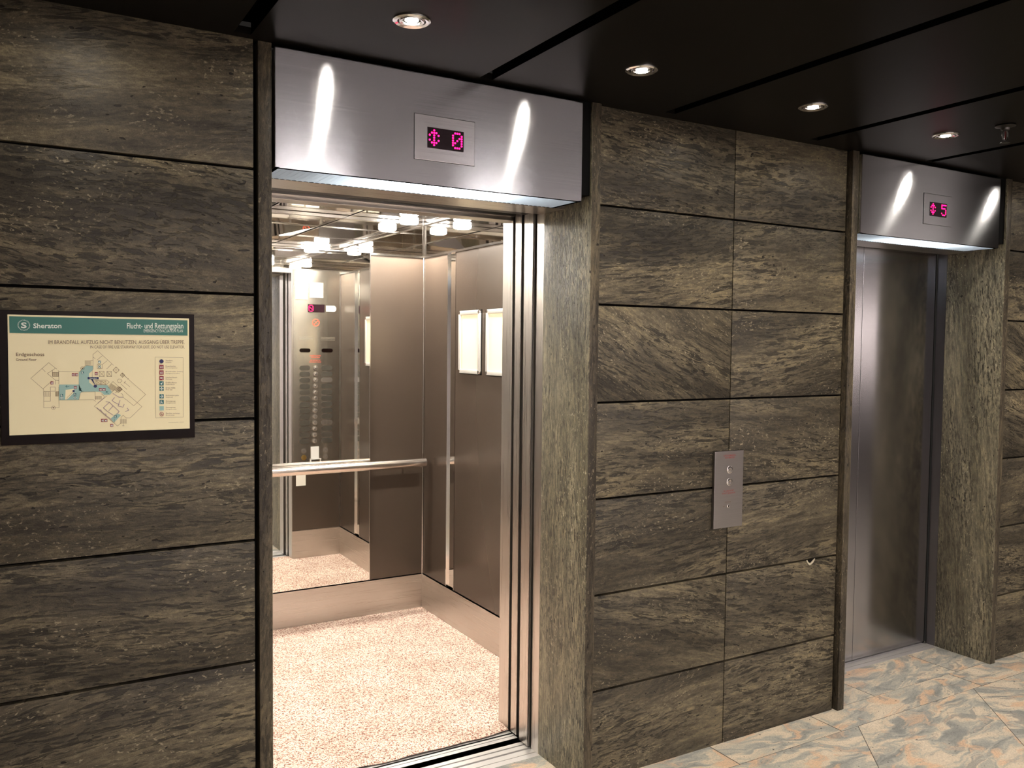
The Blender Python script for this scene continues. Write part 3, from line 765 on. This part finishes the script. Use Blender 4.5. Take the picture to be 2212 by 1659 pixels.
# ------------------------------------------------------------------ evacuation plan on the left wall
SX0, SX1, SZ0, SZ1, SY = -.0055, .4200, 1.365, 1.665, -.0465
plan = empty('evacuation_plan', (.207, SY, SZ0), label='framed evacuation plan with a green title band on the left stone wall', category='sign')
b = MB(); b.box(-.0235, .4345, -.040, -.034, 1.3395, 1.6765, c=.001); b.build('backing_plate', M_SMOKED, plan)
for x in (.0, .41):
    for z in (1.37, 1.65): MB().lathe([(.007, 0), (.007, .011)], (x, -.035, z), (0, 1, 0), 14, close=True).build('wall_spacer', M_CHROME, plan)
b = MB(); b.box(SX0, SX1, -.0460, -.0405, SZ0, SZ1, c=.0008); b.build('sign_board', M_CREAM, plan)
# homography: picture of the sign -> sign plane
src = [(80, 95), (2055, 140), (2057, 1335), (97, 1412)]; dst = [(SX0, SZ1), (SX1, SZ1), (SX1, SZ0), (SX0, SZ0)]
A = []; B = []
for (x, y), (X, Z) in zip(src, dst):
    A.append([x, y, 1, 0, 0, 0, -X*x, -X*y]); B.append(X); A.append([0, 0, 0, x, y, 1, -Z*x, -Z*y]); B.append(Z)
for i in range(8):
    p = max(range(i, 8), key=lambda r: abs(A[r][i])); A[i], A[p] = A[p], A[i]; B[i], B[p] = B[p], B[i]
    for r in range(8):
        if r != i:
            k = A[r][i]/A[i][i]; A[r] = [a-k*c for a, c in zip(A[r], A[i])]; B[r] -= k*B[i]
hh = [B[i]/A[i][i] for i in range(8)]
def hm(x, y):
    w_ = hh[6]*x+hh[7]*y+1; return ((hh[0]*x+hh[1]*y+hh[2])/w_, (hh[3]*x+hh[4]*y+hh[5])/w_)
pb = MB(); K = Ink(pb, lambda u, v, l: (u, SY-.00025*(l+1), v), hm)
WHT, BRN, RED, NAV, CYN, TEA, LIL, GRN, CRM = range(9)
K.poly([(100, 115), (2038, 160), (2038, 325), (103, 297)], GRN)
K.text('Sheraton', 362, 193, 668, 246, WHT, bold=.018); K.text('Flucht- und Rettungsplan', 1380, 190, 1992, 268, WHT, bold=.012); K.text('EMERGENCY EVACUATION PLAN', 1562, 258, 1987, 291, WHT)
K.text('S', 228, 182, 290, 246, WHT, bold=.03)
cx, cy = hm(259, 213); rr_ = .0118
for k in range(26):
    t = math.pi/2+2*math.pi*(k+.5)/26
    for dr, tw in ((.0, .5), (.0014, -.5)):
        u, v = cx+(rr_+dr)*math.cos(t), cy+(rr_+dr)*math.sin(t); a = t+math.pi/2+tw
        K.mb.add([K.pl(u+math.cos(a)*.0015*q+math.cos(a+1.57)*.0005*s_, v+math.sin(a)*.0015*q+math.sin(a+1.57)*.0005*s_, 1) for q, s_ in ((-1, 0), (0, 1), (1, 0), (0, -1))], [(0, 1, 2, 3)], WHT)
K.text('IM BRANDFALL AUFZUG NICHT BENUTZEN, AUSGANG ÜBER TREPPE.', 525, 368, 2005, 424, BRN)
K.text('IN CASE OF FIRE USE STAIRWAY FOR EXIT, DO NOT USE ELEVATOR.', 980, 434, 2005, 470, BRN)
K.text('Erdgeschoss', 172, 512, 480, 560, BRN, bold=.012); K.text('Ground Floor', 172, 572, 395, 602, BRN, bold=.01)
# escape route area
K.poly([(940, 650), (1010, 655), (1010, 700), (965, 738), (855, 858), (855, 728), (890, 690)], CYN)
K.poly([(855, 858), (965, 738), (968, 835), (1020, 880), (1000, 935), (890, 935), (855, 925)], CYN)
K.poly([(1000, 935), (1020, 880), (1060, 862), (1165, 865), (1215, 940), (1190, 968), (1130, 970), (1090, 935)], CYN)
K.poly([(640, 858), (855, 858), (890, 935), (868, 950), (855, 1025), (640, 1028)], CYN)
K.poly([(710, 915), (800, 905), (800, 945), (725, 1020), (705, 1020)], CRM, .6)
K.poly([(1195, 1230), (1270, 1168), (1310, 1190), (1235, 1270)], CYN)
LW = .00062
for pl in ([(615, 690), (528, 620), (333, 790), (472, 912), (472, 1110), (637, 1108), (637, 885)], [(455, 683), (490, 718)], [(512, 738), (600, 810), (637, 812)], [(512, 738), (598, 683)],
           [(568, 705), (568, 770), (637, 770), (637, 725), (568, 725)], [(637, 710), (637, 850)], [(630, 708), (643, 717), (868, 720)], [(465, 905), (560, 820)], [(545, 885), (545, 930), (597, 930), (597, 885), (545, 885)],
           [(472, 932), (540, 932)], [(600, 935), (637, 935)], [(600, 812), (600, 855)], [(637, 1025), (1010, 1022), (1037, 1040)], [(1032, 935), (1032, 1022)], [(1010, 690), (1010, 530), (1060, 490), (1232, 648)], [(1012, 560), (1035, 578)],
           [(1055, 590), (1110, 545)], [(1110, 640), (1165, 598)], [(1158, 688), (1212, 635)], [(1320, 735), (1580, 965), (1450, 1088), (1335, 995)], [(1225, 825), (1538, 1097), (1410, 1220), (1365, 1220)], [(1225, 825), (1165, 885)],
           [(1022, 1092), (1160, 980)], [(1022, 1092), (1272, 1308), (1310, 1275)], [(1240, 1230), (1240, 1268)], [(1310, 1230), (1310, 1212), (1335, 1190), (1368, 1222)], [(1215, 940), (1280, 880)], [(1245, 950), (1300, 915)], [(1335, 995), (1328, 960), (1310, 955)],
           [(1055, 640), (1108, 640), (1108, 685), (1055, 685), (1055, 640)], [(985, 595), (1010, 595)], [(940, 650), (1010, 655)], [(868, 720), (890, 690), (925, 652), (940, 650)], [(1000, 700), (1000, 780), (1030, 780)], [(1030, 810), (1155, 808), (1185, 830), (1150, 862), (1030, 862), (1030, 810)],
           [(1275, 810), (1290, 795), (1312, 800), (1325, 818), (1300, 840), (1280, 835), (1275, 810)], [(1310, 850), (1375, 910)], [(1345, 845), (1365, 820)], [(1345, 830), (1408, 882)], [(1385, 800), (1395, 790)], [(1335, 1285), (1335, 1308)], [(1325, 1305), (1345, 1305)],
           [(1100, 960), (1135, 990)], [(1375, 780), (1320, 735)], [(870, 950), (890, 937), (1032, 935)], [(855, 1020), (870, 950)], [(725, 1020), (725, 1000), (795, 935)], [(473, 985), (545, 985)], [(473, 1038), (545, 1038), (545, 932)]):
    K.line(pl, LW, BRN)
def hatch(x0, y0, x1, y1, n, ang=False):
    for i in range(n+1):
        t = i/n
        if ang: K.line([(x0+(x1-x0)*t, y0+(y1-y0)*t), (x0+(x1-x0)*t-38, y0+(y1-y0)*t+42)], .0009, BRN)
        else: K.line([(x0+(x1-x0)*t, y0), (x0+(x1-x0)*t, y1)], .0007, BRN)
hatch(925, 597, 985, 645, 6); hatch(572, 727, 634, 766, 7); hatch(1036, 982, 1098, 1018, 7); hatch(1304, 1234, 1368, 1280, 7); hatch(600, 936, 636, 985, 5); hatch(476, 938, 540, 980, 4)
hatch(1212, 850, 1262, 885, 7, True); hatch(1285, 880, 1322, 905, 5, True)
for x0, y0, x1, y1 in ((1076, 715, 1130, 770), (1160, 715, 1210, 770), (1042, 818, 1092, 856), (1098, 818, 1148, 856)):
    K.line([(x0, y0), (x1, y0), (x1, y1), (x0, y1), (x0, y0), (x1, y1)], .0007, BRN); K.line([(x1, y0), (x0, y1)], .0005, BRN)
for cx_, cy_, r in ((1260, 700, 34), (1330, 755, 24), (1300, 908, 26)):
    K.line([(cx_-r, cy_), (cx_, cy_-r), (cx_+r, cy_), (cx_, cy_+r), (cx_-r, cy_)], .0009, BRN); K.line([(cx_-r, cy_), (cx_+r, cy_)], .0006, BRN); K.line([(cx_, cy_-r), (cx_, cy_+r)], .0006, BRN)
for c in ((895, 682), (577, 1110)): K.disc(c, .0046, BRN, 1, 20, .0039); K.disc(c, .0018, BRN, 1, 12)
for pl in ([(1150, 1045), (1185, 1050), (1120, 1110), (1165, 1150)], [(1185, 1050), (1255, 1115)], [(1165, 1150), (1225, 1190)], [(1225, 1090), (1180, 1140)], [(1240, 1000), (1215, 1030), (1240, 1050)], [(1240, 1050), (1290, 1075)], [(1300, 1030), (1280, 1090), (1320, 1100)], [(1345, 1075), (1330, 1105)],
           [(1255, 1115), (1290, 1150), (1265, 1180)], [(1380, 1115), (1395, 1135), (1360, 1150)], [(1050, 1110), (1100, 1150), (1090, 1130)], [(1100, 1150), (1150, 1195), (1145, 1175)], [(1150, 1195), (1210, 1240)], [(1225, 955), (1290, 995), (1330, 995)], [(1060, 1060), (1130, 1000)]):
    K.line(pl, .0017, LIL, .8)
def sq(x, y, mi, s_=21, g='t'):
    K.poly([(x-s_, y-s_), (x+s_, y-s_), (x+s_, y+s_), (x-s_, y+s_)], mi, 1)
    if g == 't': K.poly([(x-s_*.55, y+s_*.6), (x-s_*.55, y-s_*.2), (x-s_*.1, y-s_*.6), (x+s_*.05, y+s_*.6)], WHT, 2); K.line([(x+s_*.5, y-s_*.4), (x+s_*.5, y+s_*.6)], .0012, WHT, 2)
    elif g == '+': K.line([(x-s_*.6, y), (x+s_*.6, y)], .0028, WHT, 2); K.line([(x, y-s_*.6), (x, y+s_*.6)], .0028, WHT, 2)
    elif g == '>': K.line([(x-s_*.6, y), (x+s_*.5, y)], .0016, WHT, 2); K.line([(x, y-s_*.6), (x+s_*.6, y), (x, y+s_*.6)], .0016, WHT, 2)
    elif g == 'o': K.disc((x-2, y+3), .0024, WHT, 2); K.line([(x+s_*.3, y-s_*.4), (x+s_*.6, y-s_*.7)], .001, WHT, 2)
    elif g == 'r': K.line([(x-s_*.1, y-s_*.6), (x+s_*.1, y), (x-s_*.4, y+s_*.6)], .0013, WHT, 2); K.line([(x, y), (x+s_*.5, y+s_*.6)], .0013, WHT, 2); K.line([(x-s_*.5, y-s_*.5), (x-s_*.5, y+s_*.7)], .0008, WHT, 2)
    elif g == 'e': K.poly([(x-s_*.6, y+s_*.3), (x-s_*.6, y-s_*.5), (x+s_*.1, y-s_*.5), (x+s_*.1, y+s_*.3)], WHT, 2); K.line([(x+s_*.5, y-s_*.5), (x+s_*.5, y+s_*.6)], .0012, WHT, 2)
for x, y in ((795, 750), (830, 750), (562, 840), (1045, 738), (817, 890), (1090, 912), (1128, 912), (1110, 1247), (1147, 1247), (1210, 1300)): sq(x, y, RED, 16)
for x, y, g in ((1080, 613, 'o'), (1080, 663, '+'), (895, 730, 'r'), (668, 975, 'r'), (668, 1003, '+'), (812, 1000, '+'), (812, 965, 'r'), (1250, 1205, 'r')): sq(x, y, TEA, 14, g)
K.disc((1033, 875), .0041, NAV, 2); K.disc((797, 928), .0028, NAV, 2); K.poly([(950, 775), (1070, 775), (1070, 800), (950, 800)], NAV, 2); K.poly([(985, 800), (1008, 800), (1033, 868)], NAV, 2)
K.text('Standort', 972, 780, 1052, 796, WHT, 3)
for x, y, d in ((730, 878, (-1, 0)), (870, 908, (-.75, .65)), (1163, 945, (-.7, -.7))):
    K.line([(x-d[0]*18, y-d[1]*18), (x+d[0]*18, y+d[1]*18)], .0009, TEA, 2)
    for s_ in (-1, 1): K.line([(x+d[0]*18, y+d[1]*18), (x+d[0]*4-d[1]*12*s_, y+d[1]*4+d[0]*12*s_)], .0009, TEA, 2)
K.line([(1685, 560), (1988, 565), (1988, 1210), (1688, 1220), (1685, 560)], .0005, BRN)
leg = [(605, 'c', NAV, 'Standort', 'Location'), (667, 't', RED, 'Feuerlöscher', 'Fire extinguisher'), (727, 't', RED, 'Brandmelder (intern)', 'Emergency fire alarm'), (788, 'e', RED, 'Löschschlauch', 'Fire hose'), (845, 'o', TEA, 'Defibrillator', 'Defibrillator'),
       (902, '+', TEA, 'Erste Hilfe', 'First aid'), (985, '>', TEA, 'Richtungsangabe', 'Escape way'), (1047, 'r', TEA, 'Rettungsweg', 'Emergency exit'), (1115, 'x', CYN, 'Rettungsweg', 'Emergency route'), (1178, 'n', RED, 'Rauchen verboten', 'Do not smoke')]
for y, g, mi, a, e in leg:
    if g == 'c': K.disc((1753, y), .0054, mi, 2, 24)
    elif g == 'n': K.disc((1753, y), .0054, mi, 2, 24, .0044); K.line([(1738, y-16), (1768, y+16)], .001, mi, 2); K.line([(1740, y+8), (1764, y-4)], .001, BRN, 2)
    else: sq(1753, y, mi, 23, g)
    K.text(a, 1798, y-17, 1798+len(a)*9.4, y-1, BRN); K.text(e, 1798, y+4, 1798+len(e)*7.6, y+17, BRN)
K.line([(1825, 1270), (1935, 1266)], .0005, BRN); K.line([(1945, 1266), (1990, 1264)], .0005, BRN)
pb.build('printed_plan', [M_INKW, M_INKB, M_INKR, M_INKN, M_INKC, M_INKT, M_INKL, M_GREEN, M_CREAM], plan)

# ------------------------------------------------------------------ call button plate
cp = empty('call_plate', (2.459, 0, .884), label='steel lift call plate with two round buttons on the middle stone wall', category='call plate')
b = MB(); b.box(2.3825, 2.5365, -.013, 0., .884, 1.1905, c=.0012); b.build('plate', M_PLATE, cp)
for z, n_ in ((1.116, 'up'), (1.067, 'down')):
    b = MB(); c0 = (2.4595, -.013, z)
    b.lathe([(.0155, 0), (.0155, .003), (.0125, .0035), (.0115, .001)], c0, (0, -1, 0), 28); b.lathe([(.011, .001), (.011, .004), (.0095, .005), (.0001, .0048)], c0, (0, -1, 0), 28)
    bt = b.build('call_button', M_CHROME, cp, smooth=35)
    b = MB(); ik = Ink(b, lambda u, v, l: (u, -.0182-.0002*l, v)); s_ = 1 if n_ == 'up' else -1
    ik.poly([(2.4555, z-.003*s_), (2.4635, z-.003*s_), (2.4595, z+.004*s_)], 0); b.build('arrow_mark', M_INKB, bt)
b = MB(); c0 = (2.4560, -.013, .970)
b.lathe([(.0065, 0), (.0065, .003), (.005, .0035), (.0001, .0034)], c0, (0, -1, 0), 20); b.box(2.4552, 2.4568, -.0172, -.0160, .966, .974, 1)
b.build('key_switch', [M_CHROME, M_BLACK], cp, smooth=35)
b = MB(); ik = Ink(b, lambda u, v, l: (u, -.0133-.0002*l, v))
ik.text('AUFZUG IM BRANDFALL', 2.427, 1.1755, 2.494, 1.1695, 0); ik.text('NICHT BENUTZEN', 2.436, 1.1665, 2.486, 1.1605, 0)
ik.text('IN CASE OF FIRE', 2.432, 1.0345, 2.486, 1.0285, 0); ik.text('DO NOT USE ELEVATOR', 2.424, 1.0250, 2.494, 1.0190, 0)
ik.text('FEUERWEHR', 2.440, .9885, 2.472, .9835, 1); ik.text('AUS', 2.430, .9725, 2.440, .9680, 1)
b.build('printed_text', [M_REDINK, M_INKB], cp)

# ------------------------------------------------------------------ light bars added in the lobby, seen only in the steel doors
t = empty('mirrored_light_bars', (9.3, -4.1, 1.2), label='light bars added on the far lobby wall for the bands mirrored in the closed lift door', category='light_bars')
b = MB(); b.box(9.32, 9.39, -4.68, -3.5, .9, 2.15); b.build('back_panel', M_DPL, t)
for z, h_, yw in ((1.96, .13, -3.66), (1.76, .04, -3.56), (1.56, .04, -3.56), (1.37, .04, -3.56)):
    b = MB(); b.box(9.30, 9.315, -4.6, yw, z-h_/2, z+h_/2); b.build('light_strip', M_LOBBY, t)
